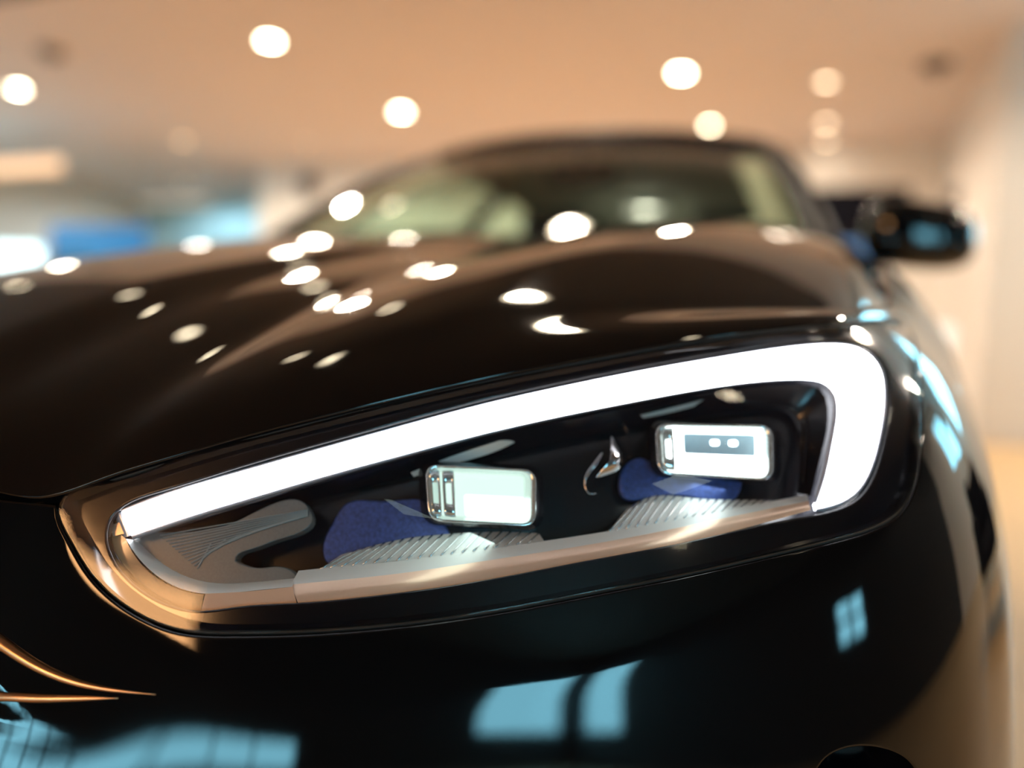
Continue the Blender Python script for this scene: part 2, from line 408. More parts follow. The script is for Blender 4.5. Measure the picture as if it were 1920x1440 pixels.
sl = HP[:1]+np.array([.0008, 0, -.002]); sl2 = HP[:1]+np.array([.001, 0, -.02]); sr = HP[-1:]+np.array([-.0008, 0, -.002]); sr2 = HP[-1:]+np.array([-.001, 0, -.02])
HP = np.concatenate([sl2, sl, HP, sr, sr2], 0)
hood = grid('hood', HP, M_PAINT, car)
# shadowed structure below the hood edge (slam panel), so that the gap is dark and closed
und = HP[2:-2:4, 3:60:4].copy(); und[..., 2] -= .035; und[..., 1] += .008
grid('hood_inner', und, M_GAP, car)

# ---- headlight outline on the body
LENSPX = [(112, 950), (200, 908), (300, 876), (450, 832), (600, 794), (750, 757), (900, 723), (1050, 693), (1200, 665), (1350, 640), (1500, 622), (1600, 612), (1665, 607), (1697, 614), (1712, 645), (1720, 700), (1724, 770), (1722, 840), (1712, 905), (1690, 950), (1645, 982), (1580, 1004), (1500, 1024), (1300, 1070), (1100, 1110), (900, 1147), (700, 1172), (550, 1182), (430, 1184), (340, 1178), (275, 1155), (215, 1116), (165, 1062), (131, 1004), (113, 964)]
def lens_loop(n=240, d=0.0): return px_loop(LENSPX, n, d)
def outset(loop2, e):
    L = np.asarray(loop2); tg = np.roll(L, -1, 0)-np.roll(L, 1, 0); tg /= np.linalg.norm(tg, axis=1, keepdims=True)+1e-12
    a = 0.5*np.sum(L[:, 0]*np.roll(L[:, 1], -1)-np.roll(L[:, 0], -1)*L[:, 1])
    return L+np.stack([tg[:, 1], -tg[:, 0]], -1)*e*np.sign(a)
LL = lens_loop()
# ---- bumper (front skin with opening for the lamp) and fenders
T_A = float(_d[len(PLAN)-1+11])            # just ahead of the wheel arch
def top_tz():
    """bumper top edge in (t, z) from the car's centre line to the inner lamp corner, then round the lamp"""
    c = [(0.0, .6435)]
    for x in np.linspace(.05, .30, 8):
        c.append((x*1.01, float(ZE(x))-.0065))
    return c
def lamp_lower(n=160):
    c = curve(LENSPX[LENSPX.index((1712, 905)):]+[LENSPX[0]], n)
    return np.array([S_inv(*p) for p in c])
low = outset(LL, .004)
# lower run of the opening, from inner corner to outer corner
i0 = int(np.argmin(low[:, 0])); i1 = int(np.argmax(low[:, 0]-2*np.abs(low[:, 1]-.70)))
run = []
k = i0
idx = []
while k != i1:
    idx.append(k); k = (k-1) % len(low)
idx.append(i1)
run = low[idx]
if run[:, 1].mean() > .69:
    idx = []; k = i0
    while k != i1: idx.append(k); k = (k+1) % len(low)
    idx.append(i1); run = low[idx]
z_sp = float(run[-1, 1])
INTAKE = [(1520, 1470), (1545, 1420), (1590, 1398), (1650, 1398), (1705, 1422), (1735, 1470), (1745, 1540), (1700, 1590), (1600, 1600), (1530, 1560)]
IL = px_loop(INTAKE, 60)
inner_c = run[0]
tops = [p for p in top_tz() if p[0] < inner_c[0]-.01]
half = tops+[tuple(p) for p in run]+[(run[-1, 0]+(T_A-run[-1, 0])*f, z_sp-.02*f) for f in np.linspace(.1, 1, 12)]
bot = [(T_A, z) for z in np.linspace(z_sp-.03, .2, 20)]+[(t, .17) for t in np.linspace(T_A-.03, 0, 30)]
right = half+bot
left_ = [(-a, b) for a, b in right[::-1] if a > 1e-6]
bumper = panel('front_bumper', right+left_, [IL, IL[::-1]*[-1, 1]], M_PAINT, car, .0055, .0045)
# fender skin above the split, round the arch and back to the door
up_i = []
k = i1
low2 = low
# upper-outer side of the opening from the split up to the top corner
def walk(i, stop, step):
    o = []; k = i
    while True:
        o.append(k)
        if k == stop: break
        k = (k+step) % len(low)
    return o
i2 = int(np.argmax(low[:, 1]))
w1 = walk(i1, i2, 1); w2 = walk(i1, i2, -1); wk = w1 if len(w1) < len(w2) else w2
seg = low[wk]
def tz_of_y(y):
    t = np.linspace(.8, TMAX, 2000); return float(t[np.argmin(np.abs(PL(t)[:, 1]-y))])
AC, AR = (.84, .335), .365
arch = []
for an in np.linspace(pi*.98, 0.02, 40):
    y = AC[0]+AR*cos(an); z = AC[1]+AR*sin(an); arch.append((tz_of_y(y), z))
topz = [(tz_of_y(y), .811+float(SHY(np.clip(y, 0, 1.7)))) for y in np.linspace(1.45, .42, 40)]
arch = [(t, z) for t, z in arch if t > T_A+.002]
fout = [tuple(p) for p in seg[::-1]]+[(run[-1, 0]+(T_A-run[-1, 0])*f, z_sp+.004-.02*f) for f in np.linspace(.1, 1, 12)]
fout += [(T_A+.001, z) for z in np.linspace(z_sp-.03, arch[0][1]+.02, 8)]+arch+[(tz_of_y(1.45), z) for z in np.linspace(.36, .92, 14)]+topz
fender = panel('front_fender', fout, [], M_PAINT, car, .014, .012)
fm = fender.data.copy()
fm.transform(Matrix.Scale(-1, 4, (1, 0, 0))); fm.flip_normals()
for v in fm.vertices: v.co.z -= .10*float(sstep(.60, .80, v.co.z))*float(sstep(.40, 1.0, v.co.y))
o = link('front_fender', fm, None, car)
# inner wing, so that nothing shows through gaps
inn = [[S(t, z)*[.93, 1, 1]+[0, .09, 0] for z in np.linspace(.2, min(.78, float(ZE(min(abs(t)*.9, XMAX)))-.06), 14)] for t in np.linspace(-.98, .98, 60)]
grid('bumper_core', inn, M_GAP, car)
ib = np.array([S(*p)+[0, .004, 0] for p in IL]); ic = ib.mean(0)+[-.02, .07, 0]
grid('air_intake', np.array([[ib[i]*(1-f)+(ic+(ib[i]-ic)*.7)*f for f in np.linspace(0, 1, 5)]+[ic+[0, .02, 0]] for i in list(range(len(ib)))+[0]]), M_GLOSSBLACK, car)
for k in range(5):
    zc = ic[2]-.05+.022*k
    tube('intake_slat', [(ic[0]-.065, ic[1]-.025, zc), (ic[0], ic[1]-.012, zc), (ic[0]+.06, ic[1]+.03, zc)], .004, M_RUBBER, car, 8)

# ---- thin added tubes standing in for orange reflections at the bumper's inner end
M_STREAK = mat('streak_orange_metal', (.90, .58, .34), .30, 1)
def bumper_line(pts, rad):
    c = curve(pts, 40); n = len(c)
    tube('orange_streak', [P(*p)+[0, -.0002, 0] for p in c], rad, M_STREAK, car, 10, flat=1)
bumper_line([(-60, 1160), (0, 1203), (60, 1243), (130, 1275), (210, 1293), (292, 1302)], [max(.0003, .0042*(1-(i/39)**1.3)) for i in range(40)])
bumper_line([(-60, 1306), (0, 1306), (70, 1309), (150, 1309), (222, 1309)], [max(.0003, .0026*(1-(i/39)**3)) for i in range(40)])
# ---- headlight
lw = np.array([[S(t, z)+[0, d, 0] for d in (.002, .02, .045, .075)] for t, z in np.vstack([LL, LL[:1]])])
HL = grid('headlight', lw, M_GLOSSBLACK, car); tag(HL, 'headlight with white L-shaped running light and two square projectors')
panel('housing_floor', LL, [], M_GLOSSBLACK, HL, .02, .02, dy=.075, lip=0)
lens = panel('lens_cover', LL, [], M_LENS, HL, .012, .012, lip=.004, off=.0006)
# black surround
SUR = [(206, 968), (226, 948), (300, 918), (450, 872), (600, 829), (750, 788), (900, 748), (1050, 714), (1200, 684), (1350, 658), (1480, 639), (1565, 634), (1622, 644), (1660, 680), (1672, 735), (1666, 805), (1648, 880), (1612, 938), (1560, 962), (1500, 974), (1300, 1018), (1100, 1056), (900, 1094), (700, 1122), (560, 1135), (440, 1143), (370, 1150), (305, 1135), (242, 1094), (203, 1040), (196, 995)]
panel('surround', outset(lens_loop(200, .012), -.0015), [px_loop(SUR, 200, .012)], M_GLOSSBLACK, HL, .012, .012, dy=.012, lip=.005)

# daytime running light
DO = [(228, 960), (300, 932), (450, 886), (600, 843), (750, 801), (900, 761), (1050, 727), (1200, 697), (1350, 671), (1480, 652), (1560, 647), (1612, 656), (1645, 686), (1656, 735), (1650, 803), (1633, 872), (1602, 924), (1568, 944), (1530, 953)]
DI = [(246, 1004), (320, 979), (460, 936), (610, 892), (760, 851), (905, 813), (1055, 779), (1200, 750), (1345, 724), (1450, 712), (1510, 711), (1545, 718), (1565, 737), (1571, 765), (1566, 810), (1558, 850), (1549, 890), (1540, 920), (1530, 948)]
N = 120
co, ci = curve(DO, N), curve(DI, N)
M_DRL = emitter('drl_white', (.93, .95, 1.0), 14.0)
M_DRLRIM = mat('drl_clear_edge', (.55, .55, .62), .15, .3)
dv = (co-ci)/np.linalg.norm(co-ci, axis=1, keepdims=True)
face = np.array([[P(*(co[i]*(1-f)+ci[i]*f), .016-.004*sin(pi*f)) for f in (0, .12, .35, .65, .88, 1)] for i in range(N)])
drl = grid('running_light', face, M_DRL, HL); tag(drl, 'glowing white L-shaped light bar')
orim = np.array([[P(*(co[i]+dv[i]*k), d) for k, d in ((0, .016), (3, .014), (6, .017), (8, .026), (9, .04))] for i in range(N)])
irim = np.array([[P(*(ci[i]-dv[i]*k), d) for k, d in ((0, .016), (3, .0145), (7, .018), (10, .028), (12, .05))] for i in range(N)])
grid('running_light_rim', orim, M_DRLRIM, HL); grid('running_light_rim', irim, M_DRLRIM, HL)
cap = np.array([[P(co[0][0]*(1-f)+ci[0][0]*f-k, co[0][1]*(1-f)+ci[0][1]*f+k*.3, d) for k, d in ((0, .016), (6, .015), (14, .02), (16, .05))] for f in np.linspace(0, 1, 6)])
grid('running_light_cap', cap, M_DRLRIM, HL)
# lower trim strips
M_TANCHROME = mat('chrome_tan_reflection', (.78, .56, .42), .30, .45)  # chrome with the tan reflection put into its base colour
def strip(name, top, bot, d0, d1, m, n=70, bulge=0.0, cols=6):
    a, b = curve(top, n), curve(bot, n)
    G = np.array([[P(*(a[i]*(1-f)+b[i]*f), d0*(1-f)+d1*f-bulge*sin(pi*f)) for f in np.linspace(0, 1, cols)] for i in range(n)])
    return grid(name, G, m, HL)
SA_T = [(560, 1070), (650, 1061), (750, 1051), (900, 1031), (1050, 1010), (1200, 986), (1350, 958), (1514, 927)]
SA_B = [(545, 1096), (650, 1086), (750, 1075), (900, 1053), (1050, 1030), (1200, 1004), (1350, 973), (1516, 939)]
SB_B = [(560, 1134), (650, 1126), (750, 1115), (900, 1092), (1050, 1064), (1200, 1035), (1350, 1002), (1520, 956)]
M_TRIMW = mat('satin_trim', (.62, .66, .66), .42, .2)
strip('silver_trim', SA_T, SA_B, .034, .024, M_TRIMW)
strip('chrome_trim', SA_B, SB_B, .024, .016, M_TANCHROME, bulge=.002)
strip('running_light_foot', [(1522, 940), (1545, 948), (1575, 941), (1605, 920), (1632, 880)], [(1526, 958), (1560, 960), (1600, 944), (1640, 900), (1652, 862)], .02, .018, M_CHROME, 30)
M_BLOCK = mat('warm_block', (.75, .60, .48), .15, .8)
strip('end_block', [(206, 986), (216, 982), (228, 978)], [(212, 1006), (222, 1003), (236, 1000)], .018, .018, M_BLOCK, 8)
# inner corner: crescent bowl of polished and satin plastic
M_GREY = mat('satin_grey_plastic', (.10, .115, .12), .38, 0, .6, noise=(700, .25))
M_BOWL = mat('polished_bowl', (.42, .25, .14), .08, 0, .6)  # tan base stands in for the orange panel's reflection
BO = [(194, 975), (192, 1004), (203, 1044), (242, 1098), (305, 1140), (358, 1152), (376, 1150)]
BM = [(236, 1010), (242, 1024), (254, 1044), (288, 1080), (332, 1104), (366, 1113), (382, 1114)]
BI = [(258, 1014), (290, 1045), (330, 1072), (372, 1088), (415, 1094), (470, 1092), (555, 1084)]
BM2 = [(236, 1010), (252, 1036), (290, 1076), (335, 1102), (385, 1113), (450, 1110), (548, 1100)]
strip('crescent_bowl', BO, BM, .021, .0195, M_BOWL, 60, 0, 8)
strip('crescent_ledge', BM2, BI, .0195, .032, M_TRIMW, 60, .001)
strip('crescent_strip', BM2[4:], [(376, 1150), (450, 1144), (558, 1136)], .0195, .017, M_TANCHROME, 30)
GP = [(258, 1012), (330, 1000), (450, 976), (574, 950), (580, 962), (582, 978), (566, 994), (520, 1010), (470, 1028), (441, 1042), (438, 1050), (452, 1060), (490, 1067), (540, 1069), (556, 1084), (470, 1092), (415, 1094), (372, 1088), (330, 1072), (290, 1045)]
gl = px_loop(GP, 110, .032)
panel('grey_insert', gl, [], M_GREY, HL, .008, .008, dy=.032, lip=.01, edge=.0008)
M_FIN = mat('fin_grey', (.22, .25, .26), .3, 0, .6)
for i in range(13):                         # fine ribs of the grey insert
    f = i/12
    a = np.array((300+f*70, 1004+f*62)); b = np.array((577, 956+f*26)) if f < .99 else np.array((566, 990))
    if f > .45: b = np.array((577-(f-.45)*330, 967+(f-.45)*95))
    pts = [P(*(a*(1-g)+b*g), .0312) for g in np.linspace(0, 1, 8)]
    tube('rib', pts, .00045, M_FIN, HL, 6)
# dark inner bezels
strip('upper_bezel', [(330, 990), (460, 948), (610, 904), (760, 862), (905, 824), (1055, 790), (1200, 761), (1345, 735), (1450, 723), (1510, 722), (1540, 730), (1552, 760), (1540, 850), (1520, 930)],
      [(420, 985), (520, 957), (640, 925), (780, 890), (920, 858), (1060, 828), (1200, 800), (1330, 778), (1420, 768), (1470, 768), (1495, 778), (1500, 800), (1500, 860), (1495, 925)], .035, .055, M_BEZEL, 70)
panel('inner_bezel', px_loop([(440, 990), (640, 925), (920, 858), (1200, 800), (1420, 768), (1480, 775), (1500, 810), (1500, 930), (1350, 960), (1050, 1012), (750, 1052), (560, 1070), (450, 1060)], 120, .066), [], M_BEZEL, HL, .015, .015, dy=.066, lip=.01)
# projector modules
M_CLEAR = mat('clear_edge', (.80, .86, .86), .06, .85)
M_MINT = emitter('led_mint', (.74, 1.0, .86), 1.15)
M_WHITE = emitter('led_white', (.90, 1.0, .97), 7.0)
M_REFL = mat('reflector_white', (.80, .88, .86), .25, .4)
M_CHIP = mat('led_chip', (.42, .55, .66), .25, .2, noise=(1500, .5))
def rrect(c, r, n=6):
    """rounded quad loop through corners c (pixel), radius r"""
    c = [np.array(p, float) for p in c]; o = []
    for i in range(4):
        p, a, b = c[i], c[i-1], c[(i+1) % 4]
        u = (a-p)/np.linalg.norm(a-p)*r; v = (b-p)/np.linalg.norm(b-p)*r
        for k in range(n+1):
            f = k/n; o.append((p+u)*(1-f)**2+2*f*(1-f)*p+(p+v)*f*f)
        nx = c[(i+1) % 4]; s, e = p+v, nx+(p-nx)/np.linalg.norm(p-nx)*r
        for k in range(1, 4): o.append(s*(1-k/4)+e*k/4)
    return np.array(o)
def scaled(c, s):
    c = np.array(c, float); m = c.mean(0); return m+(c-m)*s
def ringgrid(name, rings, m, parent, cap=False):
    """rings: list of (pixel loop, depth)"""
    G = np.array([[P(*p, d) for p in np.vstack([L, L[:1]])] for L, d in rings]); o = grid(name, G, m, parent)
    return o
def ngon(name, loop, d, m, parent, bulge=0.0):
    c = loop.mean(0); V = []; R = 6
    for r in range(R+1):
        f = r/R
        for p in loop: V.append(P(*(c*(1-f)+p*f), d-bulge*(1-f*f)))
    n = len(loop); F = [(r*n+i, r*n+(i+1) % n, (r+1)*n+(i+1) % n, (r+1)*n+i) for r in range(R) for i in range(n)]
    return mesh(name, V, F, m, parent)
def module(c, bright):
    c = np.array(c, float)
    L0 = rrect(scaled(c, 1.16), 34); L1 = rrect(scaled(c, 1.03), 27); L2 = rrect(c, 25); L3 = rrect(scaled(c, .93), 20); L4 = rrect(scaled(c, .86), 16); L5 = rrect(scaled(c, .80), 10)
    ringgrid('projector_shroud', [(L1, .034), (L0, .040), (L0, .068)], M_BEZEL, HL)
    ringgrid('projector_frame', [(L1, .036), (L1, .033), (L2, .031), (L3, .034)], M_CLEAR, HL)
    ringgrid('reflector', [(L3, .034), (L4, .044), (L5, .060)], M_REFL, HL)
    ngon('projector_glass', L3, .0325, M_LENS, HL, .004)
    m = c.mean(0)
    q = scaled(c, .80)
    if bright:
        # upper window shows the LED chip, the rest of the back glows
        def sub(u0, v0, u1, v1):
            f = lambda u, v: (q[0]*(1-u)+q[1]*u)*(1-v)+(q[3]*(1-u)+q[2]*u)*v
            return np.array([f(u0, v0), f(u1, v0), f(u1, v1), f(u0, v1)])
        ngon('led_back', rrect(q, 8), .060, M_WHITE, HL)
        ngon('led_chip', rrect(sub(.16, .08, .95, .60), 6), .058, M_CHIP, HL)
        for u in (.46, .66):
            ngon('led_dot', rrect(sub(u, .24, u+.09, .36), 4), .0575, M_WHITE, HL)
    else:
        def sub(u0, v0, u1, v1):
            f = lambda u, v: (q[0]*(1-u)+q[1]*u)*(1-v)+(q[3]*(1-u)+q[2]*u)*v
            return np.array([f(u0, v0), f(u1, v0), f(u1, v1), f(u0, v1)])
        ngon('led_back', rrect(q, 8), .060, M_MINT, HL)
        ngon('led_bar', rrect(sub(.30, .50, 1.0, .98), 5), .0585, emitter('led_mint_bright', (.80, 1.0, .88), 2.4) if 'led_mint_bright' not in MATS else MATS['led_mint_bright'], HL)
    # clear prism at the inner end of the lens
    e = scaled(c, .95); f = lambda u, v: (e[0]*(1-u)+e[1]*u)*(1-v)+(e[3]*(1-u)+e[2]*u)*v
    for u0, u1 in (((.0, .10), (.12, .24)) if not bright else ((.02, .13),)):
        pr = np.array([f(u0, .06), f(u1, .04), f(u1, .95), f(u0, .93)])
        ringgrid('prism', [(rrect(pr, 6), .036), (rrect(scaled(pr, .8), 5), .031), (rrect(scaled(pr, .45), 3), .035)], M_CLEAR, HL)
module([(799, 872), (1003, 882), (1003, 986), (806, 976)], False)
module([(1230, 795), (1446, 799), (1448, 900), (1236, 888)], True)
# lower reflector wedges with fins
M_WEDGE = mat('wedge_silver', (.55, .58, .58), .35, .3, noise=(800, .2))
def wedge(name, top, bot, nf, d0, d1, slant):
    a, b = curve(top, 24), curve(bot, 24)
    G = np.array([[P(*(a[i]*(1-f)+b[i]*f), d0*(1-f)+d1*f) for f in np.linspace(0, 1, 5)] for i in range(24)])
    grid(name, G, M_WEDGE, HL)
    a, b = curve(top, 200), curve(bot, 200)
    for k in range(nf):
        i = int(k/(nf-1)*185); j = min(199, i+slant)
        pts = [P(*(b[i]*(1-g)+a[j]*g), d1*(1-g)+d0*g-.0008) for g in np.linspace(0, 1, 5)]
        tube('fin', pts, .00055, M_SILVER, HL, 6)
wedge('reflector_wedge', [(1175, 955), (1215, 933), (1300, 934), (1380, 937), (1455, 938)], [(1140, 998), (1220, 983), (1300, 968), (1380, 953), (1465, 938)], 18, .048, .034, 14)
wedge('reflector_wedge', [(640, 1040), (760, 1010), (860, 1000), (940, 997), (1010, 1000)], [(600, 1067), (700, 1056), (800, 1045), (900, 1031), (1020, 1014)], 20, .048, .034, 16)
# area lamps added for the projectors' spill light on the trim below
def spill(px, d, tgt, dt, wd, e, col):
    p, q = P(*px, d), P(*tgt, dt); la = bpy.data.lights.new('spill_lamp', 'AREA'); la.shape = 'RECTANGLE'; la.size = wd; la.size_y = .02; la.energy = e; la.color = col
    lo = bpy.data.objects.new('spill_lamp', la); COL.objects.link(lo); lo.location = p; lo.rotation_euler = Vector(q-p).to_track_quat('-Z', 'X').to_euler(); lo.parent = HL
spill((860, 990), .028, (830, 1060), .032, .11, .015, (.80, 1.0, .90)); spill((1320, 905), .028, (1310, 975), .034, .11, .022, (.85, 1.0, .97))
spill((262, 1000), .026, (330, 1085), .026, .03, .004, (1, 1, 1))  # lamp added to whiten the crescent ledge; no projector stands here
# pieces below the projectors whose blue colour stands in for light patches
M_BLUE = mat('blue_glow_plastic', (.035, .065, .23), .45, .4, noise=(420, .85))
panel('blue_glow_piece', px_loop([(625, 985), (650, 948), (720, 943), (800, 945), (830, 985), (840, 1003), (760, 1012), (690, 1030), (615, 1052), (610, 1020)], 60, .050), [], M_BLUE, HL, .01, .01, dy=.050, lip=.004, edge=.0015)
panel('blue_glow_piece', px_loop([(1165, 905), (1180, 870), (1205, 862), (1232, 885), (1300, 897), (1388, 905), (1380, 928), (1300, 930), (1215, 930), (1170, 928)], 60, .050), [], M_BLUE, HL, .01, .01, dy=.050, lip=.004, edge=.0015)
# chrome blade ornament between the projectors
bl = curve([(1147, 818), (1157, 833), (1168, 860), (1160, 880), (1140, 890), (1118, 894), (1130, 879), (1141, 856)], 40, True)
ngon('blade_ornament', bl, .040, M_CHROME, HL, .006)
tube('hook_ornament', [P(x, y, .043) for x, y in curve([(1130, 848), (1112, 874), (1099, 893), (1097, 912), (1106, 926), (1118, 925)], 20)], [.0004+.0016*sin(pi*min(1, (i+1)/14)) for i in range(20)], M_CHROME, HL, 10)
tube('bezel_ridge', [P(x, y, .050) for x, y in curve([(1140, 792), (1168, 796), (1178, 830), (1180, 860)], 16)], .0008, M_BEZEL, HL, 8)
tube('bezel_ridge', [P(x, y, .048) for x, y in curve([(1390, 755), (1470, 758), (1508, 775), (1512, 820), (1505, 905)], 24)], .0009, M_BEZEL, HL, 8)
strip('light_blade', [(770, 886), (840, 858), (930, 828), (990, 808)], [(776, 894), (850, 870), (930, 846), (992, 814)], .040, .045, M_REFL, 20)
strip('light_blade', [(1200, 778), (1260, 764), (1340, 744)], [(1206, 784), (1264, 772), (1342, 750)], .040, .045, M_REFL, 16)
# small seal around the lamp
tube('seal', [S(*p)+[0, .005, 0] for p in outset(LL, .0022)], .0016, M_RUBBER, HL, 6, closed=True)

# the lamp on the car's other side is its mirror image
HL2 = HL.copy(); COL.objects.link(HL2); HL2.parent = car; HL2.scale = (-1, 1, 1); HL2['label'] = 'matching headlight on the far side of the hood'
for ch in list(HL.children):
    if ch.type != 'MESH': continue
    c = ch.copy(); COL.objects.link(c); c.parent = HL2
# ---- greenhouse
def bez(a, b, c, n):
    t = np.linspace(0, 1, n)[:, None]; a, b, c = map(np.array, (a, b, c)); return (1-t)**2*a+2*t*(1-t)*b+t*t*c
NB = 33
def arc(xh, yc, yo, zc, zo):
    """symmetric transverse curve: centre (0,yc,zc) to corners (+-xh,yo,zo)"""
    x = np.linspace(-1, 1, NB); return np.stack([x*xh, yc+(yo-yc)*np.abs(x)**2.2, zc+(zo-zc)*np.abs(x)**2.4], -1)
base = arc(.735, 1.19, 1.46, .955, .985); topc = arc(.548, 2.0, 2.09, 1.372, 1.342)
ws = np.array([base*(1-f)+topc*f+np.array([0, -.01, .026])*4*f*(1-f) for f in np.linspace(0, 1, 24)])
grid('windscreen', ws, M_WIND, car)
roofrear = arc(.53, 3.25, 3.2, 1.30, 1.27)
rf = np.array([topc*(1-f)+roofrear*f+np.array([0, 0, .05])*4*f*(1-f) for f in np.linspace(0, 1, 20)])
grid('roof', rf, M_PAINT, car)
tube('windscreen_header', topc+np.array([0, -.004, .004]), .026, M_SATIN, car, 12)
rl = rf.copy(); rl[..., 2] -= .04; rl[..., 0] *= .97; grid('headliner', rl, M_HEADL, car)
trunk = arc(.60, 4.15, 4.05, .98, .97)
rw = np.array([roofrear*(1-f)+trunk*f+np.array([0, 0, .06])*4*f*(1-f) for f in np.linspace(0, 1, 14)])
grid('rear_window', rw, M_SIDEW, car)
for s in (-1, 1):
    e = 0 if s < 0 else NB-1
    pill = ws[:, e]+np.array([s*.016, .012, -.004])
    tube('pillar', pill, .034, M_SATIN, car, 14, flat=.8)
    tube('pillar_trim', ws[:, e]+np.array([-s*.055, .06, -.02]), .046, M_TRIM, car, 12, flat=.6)
    rail = np.vstack([rf[:, e], ])+np.array([s*.015, 0, -.008]); tube('roof_rail', rail, .03, M_SATIN, car, 12)
    rp = rw[:, e]+np.array([s*.02, 0, -.01]); tube('pillar', rp, .05, M_PAINT, car, 12)
    beltf, beltr = np.array([s*.80, 1.42, .965]), np.array([s*.74, 4.0, 1.0])
    top = np.vstack([pill[::3], rail[1:], rp[:10:3]])
    tt = (top[:, 1]-top[0, 1])/(top[-1, 1]-top[0, 1]); bl_ = beltf+(beltr-beltf)*tt[:, None]
    grid('side_window', np.array([bl_*(1-f)+top*f for f in np.linspace(0, 1, 6)]), M_SIDEW, car)
    tube('door_frame', [(s*.775, 2.55, .96), (s*.68, 2.62, 1.18), (s*.585, 2.7, 1.345)], .035, M_GLOSSBLACK, car, 10)
    # body side from the fender back
    ys = np.linspace(1.45, 4.5, 30); zs = np.array([.2, .3, .45, .6, .72, .82, .88, .925, .955, .965])
    xs = np.array([.90, .935, .95, .948, .935, .915, .895, .87, .835, .80])
    side_ = np.array([[(s*(xx-.10*max(0, (y-3.6)/.9)**2), y, zz+.015*sin((y-1.45))) for xx, zz in zip(xs, zs)] for y in ys])
    grid('body_side', side_, M_PAINT, car)
    tube('door_seam', [side_[2][k]+np.array([s*.001, 0, 0]) for k in range(1, 9)], .003, M_GAP, car, 6)
    # wheels
    for wy in (AC[0], 3.72):
        cw = np.array([s*.80, wy, .335])
        wh = lathe('wheel', cw, (s, 0, 0), [(.20, -.11), (.30, -.115), (.328, -.10), (.335, -.06), (.335, .06), (.328, .095), (.30, .11), (.24, .105), (.235, .10)], M_RUBBER, car, 48)
        lathe('rim', cw, (s, 0, 0), [(.235, .10), (.225, .108), (.22, .09), (.215, .02), (.20, -.02)], M_SILVER, wh, 40)
        lathe('hub', cw, (s, 0, 0), [(.0005, .085), (.05, .085), (.06, .07), (.06, .0)], M_SILVER, wh, 24)
        for k in range(5):
            an = 2*pi*k/5+.3; u_ = np.array([0, cos(an), sin(an)])
            tube('spoke', [cw+u_*.05+[s*.07, 0, 0], cw+u_*.14+[s*.08, 0, 0], cw+u_*.225+[s*.09, 0, 0]], [.03, .02, .026], M_SILVER, wh, 8)
tr = arc(.66, 4.62, 4.5, .93, .92)
grid('trunk_lid', np.array([trunk*(1-f)+tr*f for f in np.linspace(0, 1, 6)]), M_PAINT, car)
bk = tr.copy(); bk[:, 2] = .25; bk[:, 0] *= 1.2
grid('rear_bumper', np.array([tr*(1-f)+bk*f+np.array([0, .1, 0])*sin(pi*f) for f in np.linspace(0, 1, 10)]), M_PAINT, car)
grid('shelf_panel', np.array([[(x, y, .95+.02*(1-(x/.8)**2)) for x in np.linspace(-.80, .80, 9)] for y in np.linspace(3.8, 4.5, 4)]), M_CABIN, car)
box('underbody', (-.72, .25, .16), (.72, 4.4, .30), M_GAP, car)
# cowl with wiper, dashboard, wheel, seats, mirror
cw_ = arc(.80, 1.15, 1.36, .915, .945)
grid('cowl', np.array([cw_+np.array([0, -.04, -.02]), cw_+np.array([0, .05, .0]), cw_+np.array([0, .13, .03])]), M_RUBBER, car)
ds = np.array([[(x, y, z-.04*(abs(x)/.7)**2) for x in np.linspace(-.72, .72, 17)] for y, z in ((1.30, .93), (1.5, .985), (1.75, 1.0), (1.86, .97), (1.90, .86), (1.86, .62))])
grid('dashboard', ds, M_CABIN, car)
st = [(.36+.18*cos(a), 2.02+.06*sin(a), .93+.175*sin(a)) for a in np.linspace(0, 2*pi, 40)[:-1]]
swl = tube('steering_wheel', st, .015, M_CABIN, car, 10, closed=True)
tube('spoke', [(.19, 2.02, .93), (.36, 1.99, .92), (.53, 2.02, .93)], [.014, .05, .014], M_CABIN, swl, 10)
def seat(x, y, name='seat'):
    s_ = box(name, (x-.24, y-.10, .80-.35), (x+.24, y+.12, 1.08), M_CABIN, car, .07, 3)
    box('cushion', (x-.25, y-.55, .36), (x+.25, y, .55), M_CABIN, s_, .05, 3)
    box('headrest', (x-.13, y+.0, 1.11), (x+.13, y+.10, 1.27), M_CABIN, s_, .04, 3)
    for q in (-.06, .06): tube('headrest_post', [(x+q, y+.05, 1.05), (x+q, y+.05, 1.16)], .007, M_SILVER, s_, 8)
seat(.37, 2.72); seat(-.37, 2.72)
sb = box('rear_seat', (-.62, 3.45, .5), (.62, 3.65, 1.02), M_CABIN, car, .07, 3)
for x in (-.4, 0, .4): box('headrest', (x-.12, 3.55, 1.03), (x+.12, 3.64, 1.15), M_CABIN, sb, .03, 3)
box('cabin_floor', (-.75, 1.6, .30), (.75, 4.0, .36), M_CABIN, car)
for s in (-1, 1): box('door_card', (s*.74-.03, 1.6, .36), (s*.74+.03, 3.9, .95), M_CABIN, car, .02, 2)
rm = box('rear_view_mirror', (-.11, 2.02, 1.24), (.11, 2.05, 1.31), M_CABIN, car, .012, 3)
tube('stem', [(0, 2.03, 1.30), (0, 2.0, 1.36)], .01, M_CABIN, rm, 8)
for x0, x1 in ((.05, .62), (-.55, .02)):
    wp = np.array([(x0+(x1-x0)*f, 1.20+.16*abs((x0+(x1-x0)*f)/.7)**2.2-.015, .962+.012*f) for f in np.linspace(0, 1, 14)])
    tube('wiper', wp, .008, M_RUBBER, car, 8)
